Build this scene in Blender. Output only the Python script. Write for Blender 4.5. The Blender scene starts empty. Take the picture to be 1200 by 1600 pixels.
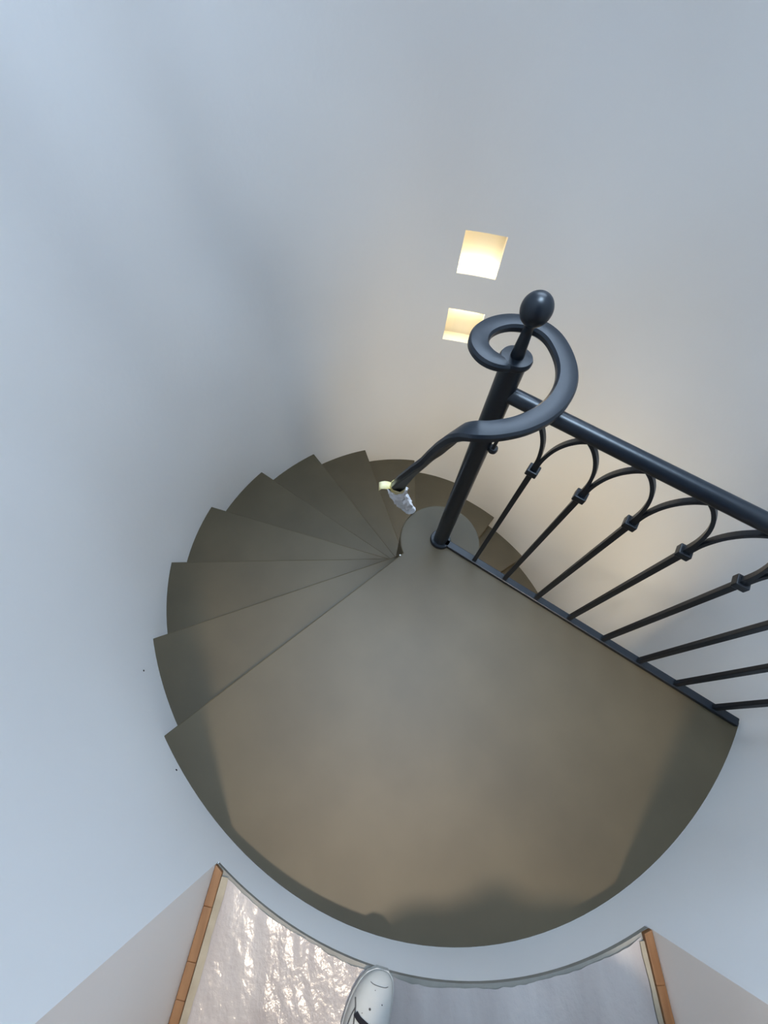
import bpy, bmesh, math, random
from mathutils import Vector, Matrix, noise
random.seed(7)
PI = math.pi
D = math.radians
sc = bpy.context.scene
COL = sc.collection

# ------------------------------------------------------------------ camera
CAM = Vector((-0.37222, -0.83768, 1.77322))
RIGHT = Vector((0.998381, 0.000786, 0.056868))
DOWN = Vector((0.028287, -0.874323, -0.484520))
FWD = Vector((0.049340, 0.485344, -0.872930))
cd = bpy.data.cameras.new('camera')
cam = bpy.data.objects.new('camera', cd); COL.objects.link(cam)
m3 = Matrix((RIGHT, -DOWN, -FWD)).transposed()
cam.matrix_world = Matrix.Translation(CAM) @ m3.to_4x4()
cd.sensor_fit = 'VERTICAL'; cd.sensor_height = 24.0; cd.lens = 637.05 / 1600 * 24.0
cd.clip_start = 0.01
sc.camera = cam

# ------------------------------------------------------------------ light
w = bpy.data.worlds.new('world'); sc.world = w; w.use_nodes = True
w.node_tree.nodes['Background'].inputs[0].default_value = (0.55, 0.72, 1.0, 1)
w.node_tree.nodes['Background'].inputs[1].default_value = 0.6
sc.view_settings.view_transform = 'Standard'; sc.view_settings.look = 'None'
sc.view_settings.exposure = 0.0; sc.view_settings.gamma = 1.0
sc.view_settings.use_curve_mapping = False

def area(name, loc, target, size, power, color, shape='DISK', size_y=None):
    l = bpy.data.lights.new(name, 'AREA'); l.shape = shape; l.size = size
    if size_y: l.size_y = size_y
    l.energy = power; l.color = color
    o = bpy.data.objects.new(name, l); COL.objects.link(o); o.location = loc
    o.rotation_euler = (Vector(target) - Vector(loc)).to_track_quat('-Z', 'Y').to_euler()
    return o
SKY_WINDOW = 8.6        # strength of the high window's daylight
lp = area('upper_room_lamp', (-0.28, -2.2, 5.0), (-0.1, -1.0, 0), 0.16, 29, (1.0, 0.82, 0.62)); lp.data.spread = D(75)
area('upper_room_daylight', (-0.2, -4.3, 2.2), (-0.2, -1.5, 1.6), 1.8, 2.5, (0.60, 0.76, 1.0), 'RECTANGLE', 2.0)
sk = area('overhead_fill', (0.12, -0.08, 5.3), (0.05, -0.05, 0), 1.7, 23, (0.58, 0.78, 1.0)); sk.data.spread = D(46)  # added bluish fill from overhead; the ceiling is closed, without a skylight
area('lower_stair_lamp', (0.55, -0.45, -0.45), (0.25, 0.9, -0.75), 0.4, 12.0, (1.0, 0.78, 0.46))

# ------------------------------------------------------------------ helpers
def tag(o, label=None, cat=None, group=None, kind=None):
    if label: o['label'] = label
    if cat: o['category'] = cat
    if group: o['group'] = group
    if kind: o['kind'] = kind
    return o
def obj(name, bm, mat, parent=None, smooth=False, bevel=0, loc=None, angle=40):
    me = bpy.data.meshes.new(name)
    bmesh.ops.recalc_face_normals(bm, faces=bm.faces[:])
    bm.to_mesh(me); bm.free()
    o = bpy.data.objects.new(name, me); COL.objects.link(o)
    me.materials.append(mat)
    if smooth:
        for f in me.polygons: f.use_smooth = True
        me.set_sharp_from_angle(angle=D(angle))
    if bevel:
        b = o.modifiers.new('bevel', 'BEVEL'); b.width = bevel; b.segments = 2; b.limit_method = 'ANGLE'
        b.angle_limit = D(angle); b.harden_normals = False
    if parent: o.parent = parent
    if loc: o.location = loc
    return o
def empty(name, loc=(0, 0, 0)):
    e = bpy.data.objects.new(name, None); COL.objects.link(e); e.location = loc; e.empty_display_size = .1
    return e
def box(bm, c, s, R=None):
    vs = []
    for sx in (-1, 1):
        for sy in (-1, 1):
            for sz in (-1, 1):
                v = Vector((sx * s[0] / 2, sy * s[1] / 2, sz * s[2] / 2))
                if R: v = R @ v
                vs.append(bm.verts.new(v + Vector(c)))
    for q in ((0, 1, 3, 2), (4, 6, 7, 5), (0, 4, 5, 1), (2, 3, 7, 6), (0, 2, 6, 4), (1, 5, 7, 3)):
        bm.faces.new([vs[i] for i in q])
def lathe(bm, prof, n=32, c=(0, 0, 0)):
    c = Vector(c); rings = []
    for r, z in prof:
        if r < 1e-6: rings.append([bm.verts.new(c + Vector((0, 0, z)))])
        else: rings.append([bm.verts.new(c + Vector((r * math.cos(2 * PI * i / n), r * math.sin(2 * PI * i / n), z))) for i in range(n)])
    for a, b in zip(rings, rings[1:]):
        for i in range(n):
            j = (i + 1) % n
            if len(a) == 1 and len(b) == 1: continue
            if len(a) == 1: bm.faces.new((a[0], b[i], b[j]))
            elif len(b) == 1: bm.faces.new((a[i], b[0], a[j]))
            else: bm.faces.new((a[i], b[i], b[j], a[j]))
    if len(rings[0]) > 1: bm.faces.new(rings[0][::-1])
    if len(rings[-1]) > 1: bm.faces.new(rings[-1])
def tube(bm, pts, rad, n=16):
    sweep(bm, pts, [(rad * math.cos(2 * PI * i / n), rad * math.sin(2 * PI * i / n)) for i in range(n)])
def sweep(bm, pts, prof, side=None, scale=None, twist=None):
    pts = [Vector(p) for p in pts]; rings = []; last = None
    for i, p in enumerate(pts):
        t = (pts[min(i + 1, len(pts) - 1)] - pts[max(i - 1, 0)]).normalized()
        if side is not None: s = Vector(side)
        else:
            s = t.cross(Vector((0, 0, 1)))
            if s.length < 0.05: s = last if last else Vector((1, 0, 0))
        s = (s - t * s.dot(t)).normalized()
        last = s
        u = s.cross(t).normalized()
        k = scale(i) if scale else 1.0
        rings.append([bm.verts.new(p + s * a * k + u * b * k) for a, b in prof])
    n = len(prof)
    for a, b in zip(rings, rings[1:]):
        for i in range(n):
            j = (i + 1) % n
            bm.faces.new((a[i], a[j], b[j], b[i]))
    bm.faces.new(rings[0][::-1]); bm.faces.new(rings[-1])
    return rings
def catmull(P, n=8):
    P = [Vector(p) for p in P]; out = []
    Q = [2 * P[0] - P[1]] + P + [2 * P[-1] - P[-2]]
    for i in range(1, len(Q) - 2):
        for k in range(n):
            t = k / n; a, b, c, d = Q[i - 1:i + 3]
            out.append(.5 * ((2 * b) + (c - a) * t + (2 * a - 5 * b + 4 * c - d) * t * t + (3 * b - a - 3 * c + d) * t ** 3))
    out.append(P[-1]); return out
def pol(r, a, z=0.0): return Vector((r * math.cos(D(a)), r * math.sin(D(a)), z))

# ------------------------------------------------------------------ materials
def mat(name, base, rough=.5, spec=.5, metal=0, noise_amt=0, noise_scale=4, base2=None, bump=0, bump_scale=40,
        stretch=(1, 1, 1), emit=None, coat=0, alpha=1, bump2=None, detail=4, bump3=None):
    m = bpy.data.materials.new(name); m.use_nodes = True
    nt = m.node_tree; b = nt.nodes['Principled BSDF']
    b.inputs['Base Color'].default_value = (*base, 1); b.inputs['Roughness'].default_value = rough
    b.inputs['Specular IOR Level'].default_value = spec; b.inputs['Metallic'].default_value = metal
    b.inputs['Coat Weight'].default_value = coat; b.inputs['Alpha'].default_value = alpha
    tc = nt.nodes.new('ShaderNodeTexCoord'); mp = nt.nodes.new('ShaderNodeMapping')
    mp.inputs['Scale'].default_value = stretch
    nt.links.new(tc.outputs['Object'], mp.inputs[0])
    if base2:
        n = nt.nodes.new('ShaderNodeTexNoise'); n.inputs['Scale'].default_value = noise_scale; n.inputs['Detail'].default_value = detail
        nt.links.new(mp.outputs[0], n.inputs['Vector'])
        r = nt.nodes.new('ShaderNodeValToRGB'); r.color_ramp.elements[0].position = .33; r.color_ramp.elements[1].position = .67
        r.color_ramp.elements[0].color = (*base, 1); r.color_ramp.elements[1].color = (*base2, 1)
        nt.links.new(n.outputs['Fac'], r.inputs[0]); nt.links.new(r.outputs[0], b.inputs['Base Color'])
    prev = None
    for bb in ((bump, bump_scale, stretch), bump2, bump3):
        if not bb or not bb[0]: continue
        mp2 = nt.nodes.new('ShaderNodeMapping'); mp2.inputs['Scale'].default_value = bb[2]
        nt.links.new(tc.outputs['Object'], mp2.inputs[0])
        n2 = nt.nodes.new('ShaderNodeTexNoise'); n2.inputs['Scale'].default_value = bb[1]; n2.inputs['Detail'].default_value = 0 if bb[1] < 5 else 3
        nt.links.new(mp2.outputs[0], n2.inputs['Vector'])
        bp = nt.nodes.new('ShaderNodeBump'); bp.inputs['Distance'].default_value = bb[0]; bp.inputs['Strength'].default_value = 1
        nt.links.new(n2.outputs['Fac'], bp.inputs['Height'])
        if prev: nt.links.new(prev.outputs[0], bp.inputs['Normal'])
        prev = bp
    if prev: nt.links.new(prev.outputs[0], b.inputs['Normal'])
    if emit:
        b.inputs['Emission Color'].default_value = (*emit[0], 1); b.inputs['Emission Strength'].default_value = emit[1]
    return m
M = {}
M['plaster'] = mat('white_plaster', (.84, .84, .835), .55, .3, base2=(.82, .82, .82), noise_scale=1.5,
                   bump=.0006, bump_scale=35, bump2=(.06, 2.4, (1, 1, .4)))
M['cement'] = mat('brown_microcement', (.063, .047, .024), .5, .42, base2=(.079, .060, .032), noise_scale=3.2, bump=.0004, bump_scale=18)
M['iron'] = mat('blue_black_painted_iron', (.007, .011, .017), .34, .42, bump=.0003, bump_scale=60)
M['wood'] = mat('oiled_oak', (.15, .068, .026), .5, .4, base2=(.23, .118, .052), noise_scale=9, stretch=(4, .7, 4))
M['floorwood'] = mat('floor_oak', (.40, .24, .13), .5, .4, base2=(.50, .33, .2), noise_scale=6, stretch=(4, .6, 4))
M['tape'] = mat('masking_tape', (.27, .235, .175), .6, .3, base2=(.34, .30, .23), noise_scale=20)
M['stone'] = mat('grey_stone_edge', (.20, .195, .175), .6, .3, base2=(.26, .25, .225), noise_scale=12)
M['plastic'] = mat('clear_plastic_film', (.34, .305, .295), .22, .5, base2=(.47, .44, .425), noise_scale=3.0, stretch=(2.2, .6, 1),
                   bump2=(.003, 16, (1.2, .7, 1)), bump3=(.0014, 95, (1, .8, 1)), coat=0, alpha=.94)
M['leather'] = mat('worn_white_leather', (.36, .37, .36), .5, .35, base2=(.43, .43, .41), noise_scale=14, bump=.0006, bump_scale=50)
M['rubber'] = mat('grey_white_rubber', (.44, .45, .44), .6, .3, base2=(.50, .50, .48), noise_scale=18)
M['seam'] = mat('dark_seam', (.07, .07, .07), .7, .2)
M['lace'] = mat('black_lace', (.012, .012, .016), .8, .2)
M['paper'] = mat('white_paper', (.88, .88, .92), .7, .2, base2=(.78, .79, .84), noise_scale=14, bump=.003, bump_scale=40)
M['yellow'] = mat('yellow_tape', (.72, .58, .22), .55, .3, base2=(.80, .72, .46), noise_scale=25)
M['niche'] = mat('cream_plaster', (.86, .80, .66), .7, .2)
M['led'] = mat('lit_led', (1, .9, .7), .5, 0, emit=((1.0, .88, .66), 13))
M['pane'] = mat('daylit_pane', (.7, .8, .95), .2, .2, emit=((.63, .79, 1.0), SKY_WINDOW))
M['greywall'] = mat('grey_blue_plaster', (.36, .38, .43), .7, .2, base2=(.34, .36, .41), noise_scale=2)
M['frame'] = mat('white_frame', (.75, .75, .75), .4, .4)
M['dark'] = mat('dark_hole', (.03, .03, .03), .8, .1)

# ------------------------------------------------------------------ tower wall (radius wavers a little, as hand-plastered)
def RW(a):
    t = D(a)
    return 1.4 * (1 + .00268 * math.cos(2 * t) - .01231 * math.sin(2 * t) + .0087 * math.cos(3 * t) + .0001 * math.sin(3 * t)
                  + .01248 * math.cos(4 * t) - .00427 * math.sin(4 * t))
TH = 0.2195                      # upper floor level
U = 0.18113                      # riser height
STEP = math.degrees(.3257); T0 = math.degrees(-2.4912)
AL, AR = -123.7, -70.0           # jambs of the opening
OPEN_TOP = 3.9
ZB, ZT = -2.95, 5.4; THW = TH - .014
NI = (77.1, 85.9); NZ = ((.046, .262), (.472, .690))
WI = (42.0, 98.0); WZ = (2.25, 3.9)
angs = sorted(set([AL, AR, *NI, *WI] + [-180 + 2 * i for i in range(180)]))
angs = [a for i, a in enumerate(angs) if a in (AL, AR, *NI, *WI) or min(abs(a - b) for b in (AL, AR, *NI, *WI)) > .6]
zs = sorted([ZB, -2, -1, -.4, THW, NZ[0][0], NZ[0][1], NZ[1][0], NZ[1][1], 1.2, 1.8, *WZ, OPEN_TOP, 4.6, ZT])
def outer(a):
    p = pol(RW(a), a)
    if AL <= a <= AR:
        t = (a - AL) / (AR - AL)
        d = Vector((-.178 * (1 - t) + .021 * t, -.985, 0)).normalized()
        return p + d * ((-1.75 - p.y) / d.y)
    return pol(RW(a) + .32, a)
bm = bmesh.new(); n = len(angs)
def solid(i, k):                 # 0 none, 1 full, 2 inner skin removed only
    a0 = angs[i]; z0 = zs[k]
    if AL <= a0 < AR and THW <= z0 < OPEN_TOP: return 0
    if WI[0] <= a0 < WI[1] and WZ[0] <= z0 < WZ[1]: return 0
    if NI[0] <= a0 < NI[1] and any(q[0] <= z0 < q[1] for q in NZ): return 2
    return 1
vi = {}; vo = {}
for i, a in enumerate(angs):
    pi_, po = pol(RW(a), a), outer(a)
    for k, z in enumerate(zs):
        vi[i, k] = bm.verts.new((pi_.x, pi_.y, z)); vo[i, k] = bm.verts.new((po.x, po.y, z))
def rim(i0, k0, i1, k1):
    q = [bm.verts.new(v.co) for v in (vi[i0, k0], vi[i1, k1], vo[i1, k1], vo[i0, k0])]
    bm.faces.new(q)
for i in range(n):
    j = (i + 1) % n
    for k in range(len(zs) - 1):
        s = solid(i, k)
        if s == 1: f = bm.faces.new((vi[i, k], vi[j, k], vi[j, k + 1], vi[i, k + 1])); f.smooth = True
        if s: bm.faces.new((vo[i, k], vo[i, k + 1], vo[j, k + 1], vo[j, k]))
        else:
            if solid(i - 1, k): rim(i, k, i, k + 1)
            if solid(j, k): rim(j, k, j, k + 1)
            if solid(i, k - 1): rim(i, k, j, k)
            if k + 1 < len(zs) - 1 and solid(i, k + 1): rim(i, k + 1, j, k + 1)
bmesh.ops.delete(bm, geom=[v for v in bm.verts if not v.link_faces], context='VERTS')
me = bpy.data.meshes.new('wall_tower'); bm.to_mesh(me); bm.free()
wall = bpy.data.objects.new('wall_tower', me); COL.objects.link(wall); me.materials.append(M['plaster'])
tag(wall, 'round white plastered stairwell wall with a doorway cut through it', kind='structure')
for (a, z, r) in ((-161.3 + 7.2, -.02, .004), (-137.0, .045, .004)):
    b = bmesh.new(); lathe(b, [(0, 0), (r, 0), (r * .8, .002), (0, .0025)], 10)
    h = obj('nail_hole', b, M['dark'], wall, loc=pol(RW(a) - .0005, a, z)); h.rotation_euler = (0, D(-90), D(a))

# high daylight window in the far wall (above the picture)
bm = bmesh.new()
def arcslab(bm, a0, a1, z0, z1, r0, r1, n=10):
    vs = []
    for i in range(n + 1):
        a = a0 + (a1 - a0) * i / n
        vs.append([bm.verts.new(pol(RW(a) + r, a, z)) for r, z in ((r0, z0), (r1, z0), (r1, z1), (r0, z1))])
    for p, q in zip(vs, vs[1:]):
        for i in range(4): bm.faces.new((p[i], p[(i + 1) % 4], q[(i + 1) % 4], q[i]))
    bm.faces.new(vs[0][::-1]); bm.faces.new(vs[-1])
arcslab(bm, WI[0], WI[1], WZ[0], WZ[1], .15, .16)
win = tag(obj('window_1', bm, M['pane']), 'tall daylit window high in the round wall', kind='structure')
for (a0, a1, z0, z1) in ((WI[0], WI[1], WZ[0], WZ[0] + .06), (WI[0], WI[1], WZ[1] - .06, WZ[1]), (WI[0], WI[0] + 2.5, WZ[0], WZ[1]),
                         (WI[1] - 2.5, WI[1], WZ[0], WZ[1]), (69.5, 70.5, WZ[0], WZ[1])):
    b = bmesh.new(); arcslab(b, a0, a1, z0, z1, .11, .149); obj('window_frame', b, M['frame'], win)

# ceiling and lower floor, upper room shell
bm = bmesh.new(); box(bm, (0, -1.3, ZT + .05), (5.0, 6.9, .1)); tag(obj('ceiling', bm, M['plaster']), 'white ceiling over stairwell and room', kind='structure')
bm = bmesh.new(); lathe(bm, [(0, -3.0), (1.72, -3.0), (1.72, -2.9), (0, -2.9)], 64)
tag(obj('floor_lower', bm, M['cement']), 'brown cement floor at the foot of the stairs', kind='structure')
for nm, c, s in (('wall_back', (0, -4.6, 2.8), (5.0, .1, 5.2)), ('wall_left', (-2.4, -2.45, 2.8), (.1, 4.2, 5.2)), ('wall_right', (2.4, -2.45, 2.8), (.1, 4.2, 5.2)),
                 ('wall_front_left', (-2.02, -.4, 2.8), (.66, .1, 5.2)), ('wall_front_right', (2.02, -.4, 2.8), (.66, .1, 5.2))):
    bm = bmesh.new(); box(bm, c, s); tag(obj(nm, bm, M['greywall']), 'plain grey wall of the upper room, facing the doorway' if nm == 'wall_back' else 'grey plaster wall of the upper room', kind='structure')

# upper floor: slab following the curved edge
def ang_of(x, y): return math.degrees(math.atan2(y, x))
def edge_y(x):
    y = -math.sqrt(1.4 ** 2 - x * x)
    for _ in range(4):
        r = RW(ang_of(x, y)); y = -math.sqrt(r * r - x * x)
    return y
LJ = pol(RW(AL), AL); RJ = pol(RW(AR), AR)
LD = Vector((-.178, -.985, 0)).normalized(); RD = Vector((.021, -1, 0)).normalized()
def grid(bm, rows, z0, z1):
    # rows: list of (front point, back point) in plan -> slab
    n = len(rows); T = []; Bt = []
    for f, b in rows:
        T.append([bm.verts.new((f[0], f[1], z1)), bm.verts.new((b[0], b[1], z1))])
        Bt.append([bm.verts.new((f[0], f[1], z0)), bm.verts.new((b[0], b[1], z0))])
    for i in range(n - 1):
        bm.faces.new((T[i][0], T[i][1], T[i + 1][1], T[i + 1][0])); bm.faces.new((Bt[i][0], Bt[i + 1][0], Bt[i + 1][1], Bt[i][1]))
        bm.faces.new((T[i][0], T[i + 1][0], Bt[i + 1][0], Bt[i][0])); bm.faces.new((T[i][1], Bt[i][1], Bt[i + 1][1], T[i + 1][1]))
    bm.faces.new((T[0][0], Bt[0][0], Bt[0][1], T[0][1])); bm.faces.new((T[-1][0], T[-1][1], Bt[-1][1], Bt[-1][0]))
bm = bmesh.new(); rows = []
for i in range(41):
    t = i / 40; x = LJ.x + .004 + (RJ.x - LJ.x - .008) * t
    y = edge_y(x) + .001
    xb = (LJ + LD * .62).x * (1 - t) + (RJ + RD * .45).x * t
    rows.append(((x, y), (xb, -1.76)))
grid(bm, rows, THW + .0005, TH)
fl = tag(obj('floor', bm, M['stone']), 'stone sill floor of the doorway at the curved edge', kind='structure')
bm = bmesh.new(); box(bm, (0, -3.16, TH - .02), (4.7, 2.8, .04))
tag(obj('floor_upper_room', bm, M['floorwood']), 'wooden floor of the upper room', kind='structure')

# wooden strips along the jambs, in short lengths, with masking tape beside them
def strip(name, J, dr, sgn, o0, o1, z0, z1, cuts, m, label, kind, cat=None):
    # o0..o1: distance from the jamb across the opening, cuts: distances along it
    per = Vector((-dr.y, dr.x, 0)) * sgn
    root = empty(name, (J.x, J.y, TH)); tag(root, label, cat, kind=kind)
    for c0, c1 in zip(cuts, cuts[1:]):
        b = bmesh.new(); vs = []
        for z in (z0, z1):
            for (o, l) in ((o0, c0), (o1, c0), (o1, c1), (o0, c1)):
                p = per * o + dr * (l if l > .001 else o * slope[name])
                vs.append(b.verts.new((p.x, p.y, z)))
        for q in ((0, 3, 2, 1), (4, 5, 6, 7), (0, 1, 5, 4), (1, 2, 6, 5), (2, 3, 7, 6), (3, 0, 4, 7)): b.faces.new([vs[i] for i in q])
        obj('wood_block' if m == 'wood' else 'tape_piece', b, M[m], root, bevel=.002 if m == 'wood' else 0)
slope = {'trim_1': .55, 'trim_2': .30}
strip('trim_1', LJ, LD, 1, .001, .026, .0, .016, [0, .09, .20, .27, .40, .52, .61], 'wood', 'brown wooden strip along the foot of the left jamb', 'structure')
strip('trim_2', RJ, RD, -1, .001, .026, .0, .016, [0, .11, .23, .36, .45], 'wood', 'brown wooden strip along the foot of the right jamb', 'structure')

def tape_strip(J, dr, sgn, o0, o1, L, label):
    per = Vector((-dr.y, dr.x, 0)) * sgn
    b = bmesh.new(); rr = []
    for i in range(15):
        l = .025 + (L - .025) * i / 14; wv = .0015 * math.sin(i * 1.7)
        p0 = per * (o0) + dr * l; p1 = per * (o1 + wv) + dr * l
        rr.append(((p0.x + J.x, p0.y + J.y), (p1.x + J.x, p1.y + J.y)))
    grid(b, rr, TH + .0062, TH + .0070)
    tag(obj('masking_tape', b, M['tape']), label, 'tape')
tape_strip(LJ, LD, 1, .0265, .046, .6, 'beige masking tape strip beside the left wooden strip, holding the plastic')
tape_strip(RJ, RD, -1, .0265, .040, .44, 'beige masking tape strip beside the right wooden strip, holding the plastic')

# plastic film over the doorway floor
bm = bmesh.new(); NX, NY = 150, 60; V = []
for i in range(NX + 1):
    t = i / NX; col = []
    a = LJ + Vector((.034, -.0, 0)); b = RJ + Vector((-.032, 0, 0))
    x0 = a.x + (b.x - a.x) * t
    y0 = edge_y(x0) - .007 - .006 * noise.noise((x0 * 9, 3, 0)) - .004 * noise.noise((x0 * 40, 1, 0))
    x1 = (LJ + LD * .62).x * (1 - t) + (RJ + RD * .45).x * t + .034 * (1 - t) - .032 * t
    for k in range(NY + 1):
        s = k / NY; x = x0 + (x1 - x0) * s; y = y0 + (-1.755 - y0) * s
        nz = .0026 + .0022 * noise.noise((x * 26, y * 9, 0)) + .0016 * noise.noise((x * 60, y * 26, 4))
        nz += .005 * max(0, noise.noise((x * 11 + 2, y * 5, 9))) + .0035 * max(0, 1 - s * 7) * noise.noise((x * 34, 0, 2))
        edge = min(1, i / 6, (NX - i) / 6)
        col.append(bm.verts.new((x, y, TH + .0012 + max(.0004, nz) * (.25 + .75 * edge))))
    V.append(col)
for i in range(NX):
    for k in range(NY): bm.faces.new((V[i][k], V[i][k + 1], V[i + 1][k + 1], V[i + 1][k]))
pl = obj('plastic_sheet', bm, M['plastic'], smooth=True)
tag(pl, 'crinkled clear plastic protective film covering the doorway floor', 'plastic sheet')

# ------------------------------------------------------------------ staircase
OFF = .0625; RC = .1946
A0 = T0 + math.degrees(math.asin(OFF / 1.4))
def nose(k, r, back=0.0):        # plan angle (deg) of nosing line k at radius r, moved uphill by back metres
    return A0 - STEP * k - math.degrees(math.asin((OFF - back) / r))
stair = empty('spiral_staircase', (0, 0, 0))
tag(stair, 'brown microcement spiral staircase winding down around a round central column', 'staircase')
RS = [.185, .22, .27, .34, .45, .6, .8, 1.0, 1.2]
def line(k, back, ext=.012):
    out = [pol(r, nose(k, r, back)) for r in RS]
    a = nose(k, 1.4, back); out.append(pol(RW(a) + ext, nose(k, RW(a) + ext, back)))
    return out
def wedge(bm, A, B, z0, z1, M_=8):
    # A, B lists of plan points (inner to outer); slab between them with curved rim on the wall
    n = len(A); top = []; bot = []
    for j in range(M_ + 1):
        t = j / M_; rt = []; rb = []
        for i in range(n):
            ra, rb_ = A[i].length, B[i].length
            aa = math.atan2(A[i].y, A[i].x); ab = math.atan2(B[i].y, B[i].x)
            while ab < aa: ab += 2 * PI
            a = aa + (ab - aa) * t; r = ra + (rb_ - ra) * t
            if i == n - 1: r = RW(math.degrees(a)) + .012
            rt.append(bm.verts.new((r * math.cos(a), r * math.sin(a), z1))); rb.append(bm.verts.new((r * math.cos(a), r * math.sin(a), z0)))
        top.append(rt); bot.append(rb)
    for j in range(M_):
        for i in range(n - 1):
            bm.faces.new((top[j][i], top[j][i + 1], top[j + 1][i + 1], top[j + 1][i])); bm.faces.new((bot[j][i], bot[j + 1][i], bot[j + 1][i + 1], bot[j][i + 1]))
        bm.faces.new((top[j][0], top[j + 1][0], bot[j + 1][0], bot[j][0])); bm.faces.new((top[j][-1], bot[j][-1], bot[j + 1][-1], top[j + 1][-1]))
    for j in (0, M_):
        for i in range(n - 1): bm.faces.new((top[j][i], bot[j][i], bot[j][i + 1], top[j][i + 1]))
for k in range(1, 16):
    b = bmesh.new(); wedge(b, line(k, 0), line(k - 1, .05), -k * U - .035, -k * U)
    obj('tread', b, M['cement'], stair, bevel=.006)
for k in range(0, 16):
    b = bmesh.new(); wedge(b, line(k, .022), line(k, .046), -(k + 1) * U - .001, -k * U - .035, 1)
    obj('riser', b, M['cement'], stair)
# landing: sector from its nosing to the railing edge
PHI = math.degrees(-.5962)
b = bmesh.new(); plan = []
for r in RS[::-1] + [RC]:
    if r >= RC: plan.append(pol(r, nose(0, r)))
a1 = nose(0, RC); a0_ = PHI + math.degrees(.012 / RC)
circ = [pol(RC, a1 - (a1 + 360 - a0_) * i / 48) for i in range(1, 49)]       # round the column head, clockwise from the nosing to the railing
plan += circ
for r in RS[1:]: plan.append(pol(r, PHI + math.degrees(.012 / r)))
e0 = PHI + math.degrees(.012 / 1.4); e1 = nose(0, 1.4)
plan += [pol(RW(a) + .008, a) for a in [e0 + (e1 - e0) * i / 48 for i in range(49)]]
tv = [b.verts.new((p.x, p.y, 0)) for p in plan]; bv = [b.verts.new((p.x, p.y, -.14)) for p in plan]
b.faces.new(tv); b.faces.new(bv[::-1])
for i in range(len(tv)): b.faces.new((tv[i], bv[i], bv[(i + 1) % len(tv)], tv[(i + 1) % len(tv)]))
obj('landing', b, M['cement'], stair, bevel=.005)
b = bmesh.new(); lathe(b, [(RC - .001, -2.9), (RC - .001, -.141), (0, -.141)], 72)
obj('central_column', b, M['cement'], stair, smooth=True)
b = bmesh.new(); lathe(b, [(.004, 0), (.004, .0015), (.0025, .003), (0, .0032)], 12)
o = obj('screw_cap', b, M['frame'], stair, smooth=True, loc=pol(.212, -157.2, 0))
o['label'] = 'tiny white screw cap'

# ------------------------------------------------------------------ wrought iron railing
rail = empty('iron_railing', (0, 0, 0))
tag(rail, 'blue-black wrought iron railing with arched balusters, newel post and scrolled handrail', 'railing')
ur = pol(1, PHI); un = Vector((-ur.y, ur.x, 0))
RZ = Matrix.Rotation(D(PHI), 3, 'Z')
post = bmesh.new(); lathe(post, [(.0335, .0), (.0335, 1.07), (.0, 1.07)], 40)
post = obj('newel_post', post, M['iron'], rail, smooth=True)
b = bmesh.new(); lathe(b, [(.034, 0), (.047, 0), (.049, .003), (.049, .016), (.046, .020), (.034, .020)], 40); obj('base_ring', b, M['iron'], post, smooth=True)
b = bmesh.new(); lathe(b, [(.022, 1.068), (.039, 1.069), (.0425, 1.075), (.043, 1.084), (.040, 1.090), (.020, 1.0915), (0, 1.0915)], 40); obj('scroll_disc', b, M['iron'], post, smooth=True)
prof = [(.0, 1.09), (.0175, 1.09), (.0165, 1.105), (.0148, 1.13), (.0130, 1.155), (.0122, 1.178)]
cz, ra, rh = 1.2165, .0365, .0400
for i in range(1, 19):
    t = -PI / 2 + .36 + (PI - .36) * i / 18
    prof.append((ra * math.cos(t) * (1 + .04 * math.sin(t)), cz + rh * math.sin(t)))
prof[-1] = (0, cz + rh)
b = bmesh.new(); lathe(b, prof, 40); obj('finial', b, M['iron'], post, smooth=True, angle=60)
# bottom rail: flat bar along the landing edge
b = bmesh.new(); box(b, ur * (.03 + 1.385) / 2 + Vector((0, 0, .0100)), (1.40 - .03, .034, .020), RZ); obj('bottom_rail', b, M['iron'], rail, bevel=.003)
# top rail
b = bmesh.new(); tube(b, [ur * s + Vector((0, 0, .972)) for s in (.02, .3, .6, .9, 1.2, 1.43)], .0235, 28); obj('top_rail', b, M['iron'], rail, smooth=True, angle=60)
S0, DD, ZC, ZA = .1850, .15859, .7467, .952
def leg_mesh(sg, S=DD / 2, start=.006):
    b = bmesh.new(); pts = []
    P = [(.0, .0), (.0005, .03), (.005, .07), (.017, .118), (.034, .157), (.056, .187), (.0785, .206)]
    if S < DD / 2 - .001: P = [(x * S / (DD / 2), z) for x, z in P]
    P = [Vector((sg * (start * max(0, 1 - z / .1) + x), 0, z)) for x, z in P]
    sweep(b, catmull(P, 4), [(-.0095, -.0052), (.0095, -.0052), (.0095, .0052), (-.0095, .0052)], side=(0, 1, 0))
    return b
proto = None
for k in range(8):
    s = S0 + DD * k
    if proto is None:
        b = bmesh.new(); box(b, (0, 0, (ZC + .02) / 2), (.0185, .0185, ZC - .02)); bar = obj('baluster', b, M['iron'], rail, bevel=.0015)
        b = bmesh.new(); box(b, (0, 0, ZC), (.037, .037, .024)); c = obj('collar', b, M['iron'], bar, bevel=.003)
        l1 = obj('arch_leg', leg_mesh(-1), M['iron'], bar, bevel=.001); l2 = obj('arch_leg', leg_mesh(1), M['iron'], bar, bevel=.001)
        l1.location.z = l2.location.z = ZC
        bar.rotation_euler.z = D(PHI); bar.location = ur * s; proto = bar
    else:
        nb = proto.copy(); COL.objects.link(nb); nb.parent = rail; nb.location = ur * s
        for ch in proto.children:
            cc = ch.copy(); COL.objects.link(cc); cc.parent = nb
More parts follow.
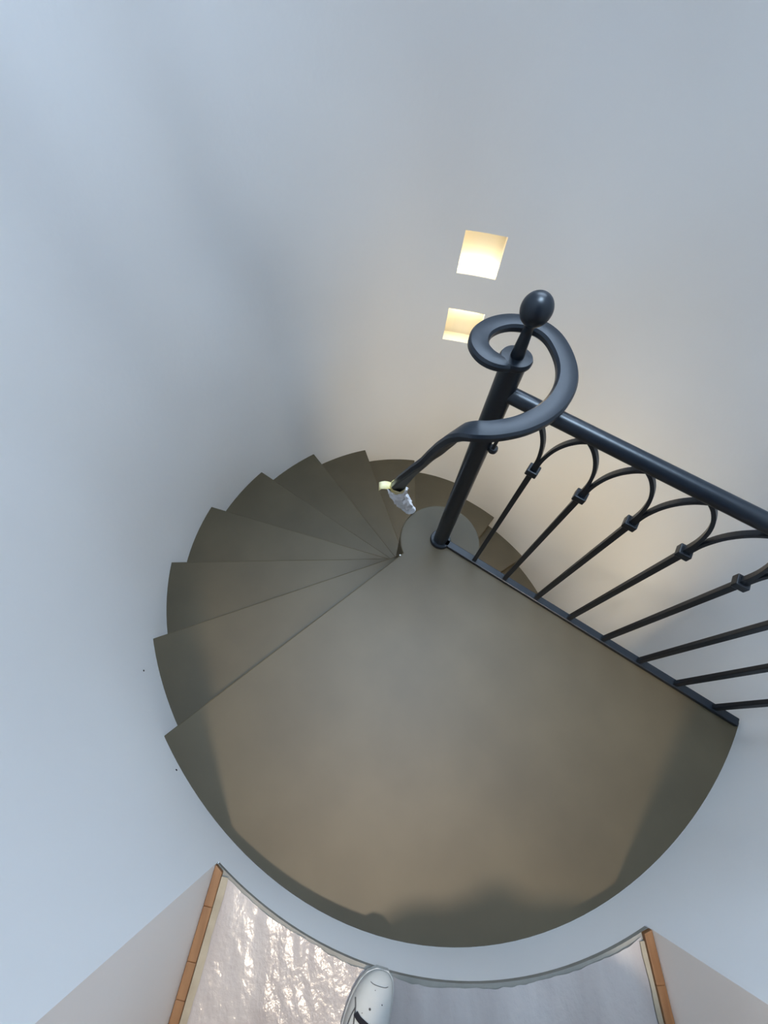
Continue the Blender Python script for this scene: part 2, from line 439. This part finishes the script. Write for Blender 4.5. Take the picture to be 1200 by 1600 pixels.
# half arch that springs from the post
b = leg_mesh(1, S=S0 - DD / 2 - .046, start=.0); hl = obj('arch_leg', b, M['iron'], rail, bevel=.001); hl.location = ur * .044 + Vector((0, 0, ZC)); hl.rotation_euler.z = D(PHI)
b = bmesh.new(); lathe(b, [(.0, ZC - .014), (.008, ZC - .013), (.014, ZC - .009), (.016, ZC), (.014, ZC + .009), (.0, ZC + .012)], 20, c=ur * .044)
obj('collar', b, M['iron'], rail, smooth=True)

# scrolled handrail: flat volute round the post, then steep helix down the column
VZ = [(.012, -.006, 1.079), (-.028, -.016, 1.079), (-.058, -.008, 1.079), (-.080, .016, 1.079), (-.089, .055, 1.079), (-.071, .102, 1.079), (-.030, .134, 1.079), (.020, .146, 1.079)]
VP = [(.155, 59.5, 1.078), (.148, 37.5, 1.076), (.133, 5, 1.074), (.136, -26, 1.072), (.1525, -54.5, 1.069), (.176, -76, 1.066), (.204, -94.7, 1.063), (.232, -109.5, 1.060),
      (.250, -119, 1.056), (.252, -125.5, 1.035), (.247, -131, .985), (.240, -137, .92), (.236, -143, .855), (.238, -152, .765), (.243, -165, .63), (.245, -177, .5)]
HX = [(.243, -186, .41), (.240, -198, .30), (.237, -212, .17), (.236, -226, .04), (.236, -240, -.09)]
path = catmull([Vector(p) for p in VZ] + [pol(*p) for p in VP + HX], 7)
W2, T2 = .0268, .0135
hp = [(-W2, -.008), (-W2 * .8, -T2), (W2 * .8, -T2), (W2, -.008), (W2, .004), (W2 * .80, .0112), (W2 * .35, .0130), (-W2 * .35, .0130), (-W2 * .80, .0112), (-W2, .004)]
def hs(i):
    t = i / (len(path) - 1)
    return min(1.0, .8 + t * 2.0)
b = bmesh.new(); sweep(b, path, hp, scale=hs); o = obj('scrolled_handrail', b, M['iron'], rail, smooth=True, angle=24)
o['label'] = 'handrail with scroll turning round the post'

# crumpled paper sleeve and yellow tape round the unfinished lower end
sl = catmull([pol(*p) for p in [(.244, -183.5, .435), (.242, -192, .355), (.240, -203, .25), (.238, -216, .13), (.237, -230, 0)]], 9)
b = bmesh.new(); nn = 18; rings = []
for i, p in enumerate(sl):
    t = (sl[min(i + 1, len(sl) - 1)] - sl[max(i - 1, 0)]).normalized(); s_ = t.cross(Vector((0, 0, 1))).normalized(); u_ = s_.cross(t)
    rg = []
    for j in range(nn):
        a = 2 * PI * j / nn
        d = .034 + .016 * noise.noise((p.z * 22, math.cos(a) * 1.4, math.sin(a) * 1.4)) + .009 * noise.noise((p.z * 60, math.cos(a) * 4, math.sin(a) * 4))
        if i == 0: d *= .95
        rg.append(b.verts.new(p + s_ * math.cos(a) * d * 1.05 + u_ * math.sin(a) * d * .85))
    rings.append(rg)
for r0, r1 in zip(rings, rings[1:]):
    for j in range(nn): b.faces.new((r0[j], r0[(j + 1) % nn], r1[(j + 1) % nn], r1[j]))
tag(obj('paper_sleeve', b, M['paper'], smooth=True, angle=35), 'crumpled white paper wrapped round the lower end of the handrail', 'paper')
b = bmesh.new(); c0 = pol(.246, -180, .47); rings = []
tp = catmull([pol(.2455, -178.5, .485), pol(.2445, -181.5, .455), pol(.244, -184.5, .425)], 4)
for i, p in enumerate(tp):
    t = (tp[min(i + 1, len(tp) - 1)] - tp[max(i - 1, 0)]).normalized(); s_ = t.cross(Vector((0, 0, 1))).normalized(); u_ = s_.cross(t)
    rg = []
    for j in range(14):
        a = 2 * PI * j / 14; d = .030 + .006 * noise.noise((i * .7, math.cos(a) * 2, math.sin(a) * 2 + 5))
        rg.append(b.verts.new(p + s_ * math.cos(a) * d + u_ * math.sin(a) * d * .8))
    rings.append(rg)
for r0, r1 in zip(rings, rings[1:]):
    for j in range(14): b.faces.new((r0[j], r0[(j + 1) % 14], r1[(j + 1) % 14], r1[j]))
# loose curled tongue of tape
base = pol(.266, -181, .46); out = pol(1, -181); sd = Vector((-out.y, out.x, 0)); pr = None
for i in range(6):
    t = i / 5; c = base + out * (.052 * t) + Vector((0, 0, .012 * math.sin(t * 3) - .01 * t))
    q = [b.verts.new(c + sd * .015 + Vector((0, 0, .004 * math.sin(i * 2)))), b.verts.new(c - sd * .016 + Vector((0, 0, .01 * t)))]
    if pr: b.faces.new((pr[0], pr[1], q[1], q[0]))
    pr = q
o = obj('yellow_tape', b, M['yellow'], smooth=True, angle=30); sm = o.modifiers.new('t', 'SOLIDIFY'); sm.thickness = .0012
tag(o, 'torn yellow masking tape stuck round the handrail above the white paper', 'tape')

# ------------------------------------------------------------------ recessed wall lights
for q, (z0, z1) in enumerate(NZ):
    dep = .085; N = 4
    root = empty('recessed_wall_light', pol(RW(81.5), 81.5, z0))
    tag(root, ('upper', 'lower')[1 - q] + ' of two square recessed wall lights, glowing warm ' + ('at its top edge' if q == 0 else 'at its bottom edge'), 'wall light', 'square wall lights')
    off = -root.location
    b = bmesh.new(); g = []
    for i in range(N + 1):
        a = NI[0] + (NI[1] - NI[0]) * i / N
        g.append([b.verts.new(pol(RW(a), a, z0) + off), b.verts.new(pol(RW(a) + dep, a, z0) + off), b.verts.new(pol(RW(a) + dep, a, z1) + off), b.verts.new(pol(RW(a), a, z1) + off)])
    for p0, p1 in zip(g, g[1:]):
        for i in range(3): b.faces.new((p0[i], p0[i + 1], p1[i + 1], p1[i]))
    b.faces.new(g[0]); b.faces.new(g[-1][::-1])
    obj('housing', b, M['niche'], root)
    zl = (z1 - .016, z1 - .004) if q == 0 else (z0 + .004, z0 + .016)
    b = bmesh.new(); arcslab(b, NI[0] + .5, NI[1] - .5, zl[0], zl[1], .035, .06, 4)
    for v in b.verts: v.co += off
    obj('led_bar', b, M['led'], root)

# ------------------------------------------------------------------ shoe on the sill
shoe = empty('sneaker', (-.300, -1.370, TH + .008)); shoe.rotation_euler.z = D(-13); shoe.scale = (1.25, 1, 1)
tag(shoe, 'scuffed white leather sneaker with a black lace, its toe at the curved floor edge', 'shoe')
# local: toe at y=0, heel at y=-.30 ; half widths outer(x<0) and inner(x>0)
TT = [0, .012, .03, .055, .085, .12, .16, .20, .24, .275, .298, .305]
HWL = [.012, .029, .039, .046, .050, .052, .049, .043, .039, .036, .025, .004]
HWR = [.012, .026, .033, .038, .041, .042, .038, .034, .034, .034, .024, .004]
CX = [.010, .008, .006, .003, .0, -.002, -.003, -.003, -.002, 0, 0, 0]
def outline(f=1.0, grow=0.0):
    L = []
    for t, a, c in zip(TT, HWL, CX): L.append(Vector((c - a * f - grow, -t, 0)))
    for t, a, c in list(zip(TT, HWR, CX))[::-1]: L.append(Vector((c + a * f + grow, -t, 0)))
    return L
b = bmesh.new(); L = outline(1.0, .001)
lv = [[b.verts.new(v + Vector((0, 0, z))) for v in [Vector((p.x * g, p.y, 0)) for p in L]] for z, g in ((0, .96), (.004, .99), (.014, 1.0), (.0165, .97))]
nL = len(L)
for r0, r1 in zip(lv, lv[1:]):
    for i in range(nL): b.faces.new((r0[i], r0[(i + 1) % nL], r1[(i + 1) % nL], r1[i]))
b.faces.new(lv[0][::-1]); b.faces.new(lv[-1]); obj('sole', b, M['rubber'], shoe, smooth=True, angle=50)
HT = [.030, .046, .056, .062, .068, .078, .090, .100, .106, .106, .100, .09]
b = bmesh.new(); secs = []; NS = 17
def up_pt(i, th):
    a = HWL[i] if math.cos(th) > 0 else HWR[i]
    e = .72
    cx = 1.02 * abs(math.cos(th)) ** e * (-1 if math.cos(th) > 0 else 1); szz = abs(math.sin(th)) ** e
    return Vector((CX[i] + a * .97 * cx, -TT[i], 0.014 + (HT[i] - .022) * szz))
for i in range(len(TT)):
    secs.append([b.verts.new(up_pt(i, PI * j / (NS - 1))) for j in range(NS)])
for i in range(len(TT) - 1):
    for j in range(NS - 1):
        if i >= 7 and i <= 9 and 6 <= j <= 9: continue       # foot opening
        b.faces.new((secs[i][j], secs[i][j + 1], secs[i + 1][j + 1], secs[i + 1][j]))
b.faces.new(secs[0]); b.faces.new(secs[-1][::-1])
u = obj('upper', b, M['leather'], shoe, smooth=True, angle=70); sm = u.modifiers.new('s', 'SUBSURF'); sm.levels = sm.render_levels = 2
def shoe_pt(t, th):
    for i in range(len(TT) - 1):
        if TT[i] <= t <= TT[i + 1]:
            q = (t - TT[i]) / (TT[i + 1] - TT[i]); return up_pt(i, th) * (1 - q) + up_pt(i + 1, th) * q
def seam(pts, r, name='seam', m='seam', lift=.0006):
    b = bmesh.new(); P = catmull([shoe_pt(t, D(a)) + Vector((0, 0, lift)) for t, a in pts], 5); tube(b, P, r, 6)
    return obj(name, b, M[m], shoe, smooth=True)
seam([(.055, 30), (.068, 45), (.082, 52), (.098, 57), (.115, 62)], .0014)
seam([(.098, 128), (.09, 140), (.10, 150), (.12, 158)], .0014)
seam([(.068, 45), (.09, 38), (.12, 35), (.15, 34)], .0011)
seam([(.020, 60), (.022, 75), (.0225, 90), (.022, 105), (.02, 118)], .0006)
for k in range(4):
    t = .088 + .024 * k
    b = bmesh.new(); P = catmull([shoe_pt(t + d, D(a)) + Vector((0, 0, .0025)) for d, a in ((-.012, 52), (-.005, 70), (.003, 90), (.011, 108), (.019, 124))], 5)
    sweep(b, P, [(-.005, -.0015), (.005, -.0015), (.005, .0015), (-.005, .0015)]); obj('lace', b, M['lace'], shoe, smooth=True)
for (t, a, r) in ((.062, 84, .0024), (.050, 103, .0012), (.030, 84, .0008), (.072, 70, .0008)):
    b = bmesh.new(); lathe(b, [(r, -.001), (r, .0003), (0, .0006)], 10); obj('eyelet', b, M['seam'], shoe, loc=shoe_pt(t, D(a)) + Vector((0, 0, .0008)))

# ------------------------------------------------------------------ the photographer, standing in the doorway behind the picture
PV = [((-.09, -1.69, 1.16), .150), ((-.09, -1.685, 1.30), .135), ((-.09, -1.67, 1.46), .150), ((-.09, -1.665, 1.60), .120), ((-.09, -1.67, 1.70), .055), ((-.09, -1.66, 1.77), .075),
      ((-.09, -1.66, 1.85), .092), ((-.09, -1.67, 1.91), .060),
      ((-.20, -1.68, 1.06), .100), ((-.31, -1.62, .70), .066), ((-.37, -1.62, .33), .045),
      ((.02, -1.70, 1.06), .100), ((.06, -1.70, .70), .066), ((.08, -1.74, .33), .045),
      ((-.29, -1.62, 1.60), .078), ((-.37, -1.69, 1.36), .045), ((-.36, -1.60, 1.12), .034), ((-.355, -1.57, 1.04), .030),
      ((.13, -1.62, 1.60), .078), ((.21, -1.69, 1.36), .045), ((.18, -1.60, 1.12), .034), ((.175, -1.57, 1.04), .030)]
PE = [(0, 1), (1, 2), (2, 3), (3, 4), (4, 5), (5, 6), (6, 7), (0, 8), (8, 9), (9, 10), (0, 11), (11, 12), (12, 13), (3, 14), (14, 15), (15, 16), (16, 17), (3, 18), (18, 19), (19, 20), (20, 21)]
fing = []
for wi, sg in ((17, 1), (21, -1)):
    wv = Vector(PV[wi][0])
    for f, (dx, ln) in enumerate(((-.026, .075), (-.009, .085), (.009, .082), (.026, .068))):
        a = wv + Vector((dx * .6, .0, -.035)); q = a + Vector((dx * .3, .012, -ln * .55)); e = q + Vector((0, .016, -ln * .45))
        i0 = len(PV); PV += [(tuple(a), .010), (tuple(q), .0085), (tuple(e), .0075)]; PE += [(wi, i0), (i0, i0 + 1), (i0 + 1, i0 + 2)]
    a = wv + Vector((sg * .034, .012, -.02)); e = a + Vector((sg * .010, .02, -.035)); i0 = len(PV)
    PV += [(tuple(a), .011), (tuple(e), .009)]; PE += [(wi, i0), (i0, i0 + 1)]
PV = [((p[0] + .05 * min(1, max(0, (p[2] - .7) / .4)), p[1] - .040 * min(1, max(0, (p[2] - .5) / .6)), p[2]), r) for p, r in PV]
me = bpy.data.meshes.new('skeleton'); me.from_pydata([p for p, r in PV], PE, []); po = bpy.data.objects.new('person_skeleton', me); COL.objects.link(po)
po.modifiers.new('skin', 'SKIN'); sv = me.skin_vertices[0].data
for v, (p, r) in zip(sv, PV): v.radius = (r, r * (.72 if r > .11 else 1.0))
sv[0].use_root = True
po.modifiers.new('sub', 'SUBSURF').levels = 2
bpy.context.view_layer.update()
ev = po.evaluated_get(bpy.context.evaluated_depsgraph_get()); body = bpy.data.meshes.new_from_object(ev)
bpy.data.objects.remove(po, do_unlink=True)
person = bpy.data.objects.new('person', body); COL.objects.link(person)
body.materials.clear()
for m_ in (mat('dark_trousers', (.03, .032, .04), .85, .2), mat('grey_pullover', (.10, .11, .13), .9, .2), mat('skin', (.50, .31, .22), .55, .4)): body.materials.append(m_)
for f in body.polygons:
    c = f.center; f.use_smooth = True
    f.material_index = 2 if (c.z > 1.70 or (abs(c.x + .09) > .2 and c.z < 1.10 and c.z > .85)) else (1 if c.z > 1.10 else 0)
tag(person, 'person in dark trousers and grey pullover standing in the doorway', 'person')
b = bmesh.new(); bmesh.ops.create_uvsphere(b, u_segments=20, v_segments=14, radius=1)
bmesh.ops.delete(b, geom=[v for v in b.verts if v.co.z < -.25 and v.co.y > -.2], context='VERTS')
for v in b.verts: v.co = Vector((-.04 + v.co.x * .092, -1.722 + v.co.y * .105, 1.865 + v.co.z * .095))
obj('hair', b, mat('dark_hair', (.03, .022, .016), .7, .3), person, smooth=True)
b = bmesh.new(); lathe(b, [(0, -.012), (.010, -.008), (.007, .008), (0, .016)], 10); nz_ = obj('nose', b, body.materials[2], person, smooth=True, loc=(-.04, -1.608, 1.815))
for sx in (-1, 1):
    b = bmesh.new(); bmesh.ops.create_uvsphere(b, u_segments=10, v_segments=8, radius=.009); obj('eye', b, M['dark'], person, smooth=True, loc=(-.04 + sx * .03, -1.617, 1.842))
    b = bmesh.new(); bmesh.ops.create_uvsphere(b, u_segments=10, v_segments=8, radius=.02); e = obj('ear', b, body.materials[2], person, smooth=True, loc=(-.04 + sx * .090, -1.715, 1.825)); e.scale = (.35, .7, 1.3)
sh2 = shoe.copy(); COL.objects.link(sh2); sh2.location = (.105, -1.525, TH + .006); sh2.rotation_euler.z = D(9); sh2.scale = (-1.25, 1, 1)
sh2['label'] = 'scuffed white leather sneaker set back from the floor edge, nearer the right wooden strip'
shoe['group'] = sh2['group'] = 'pair of white sneakers'
for ch in shoe.children:
    c = ch.copy(); COL.objects.link(c); c.parent = sh2
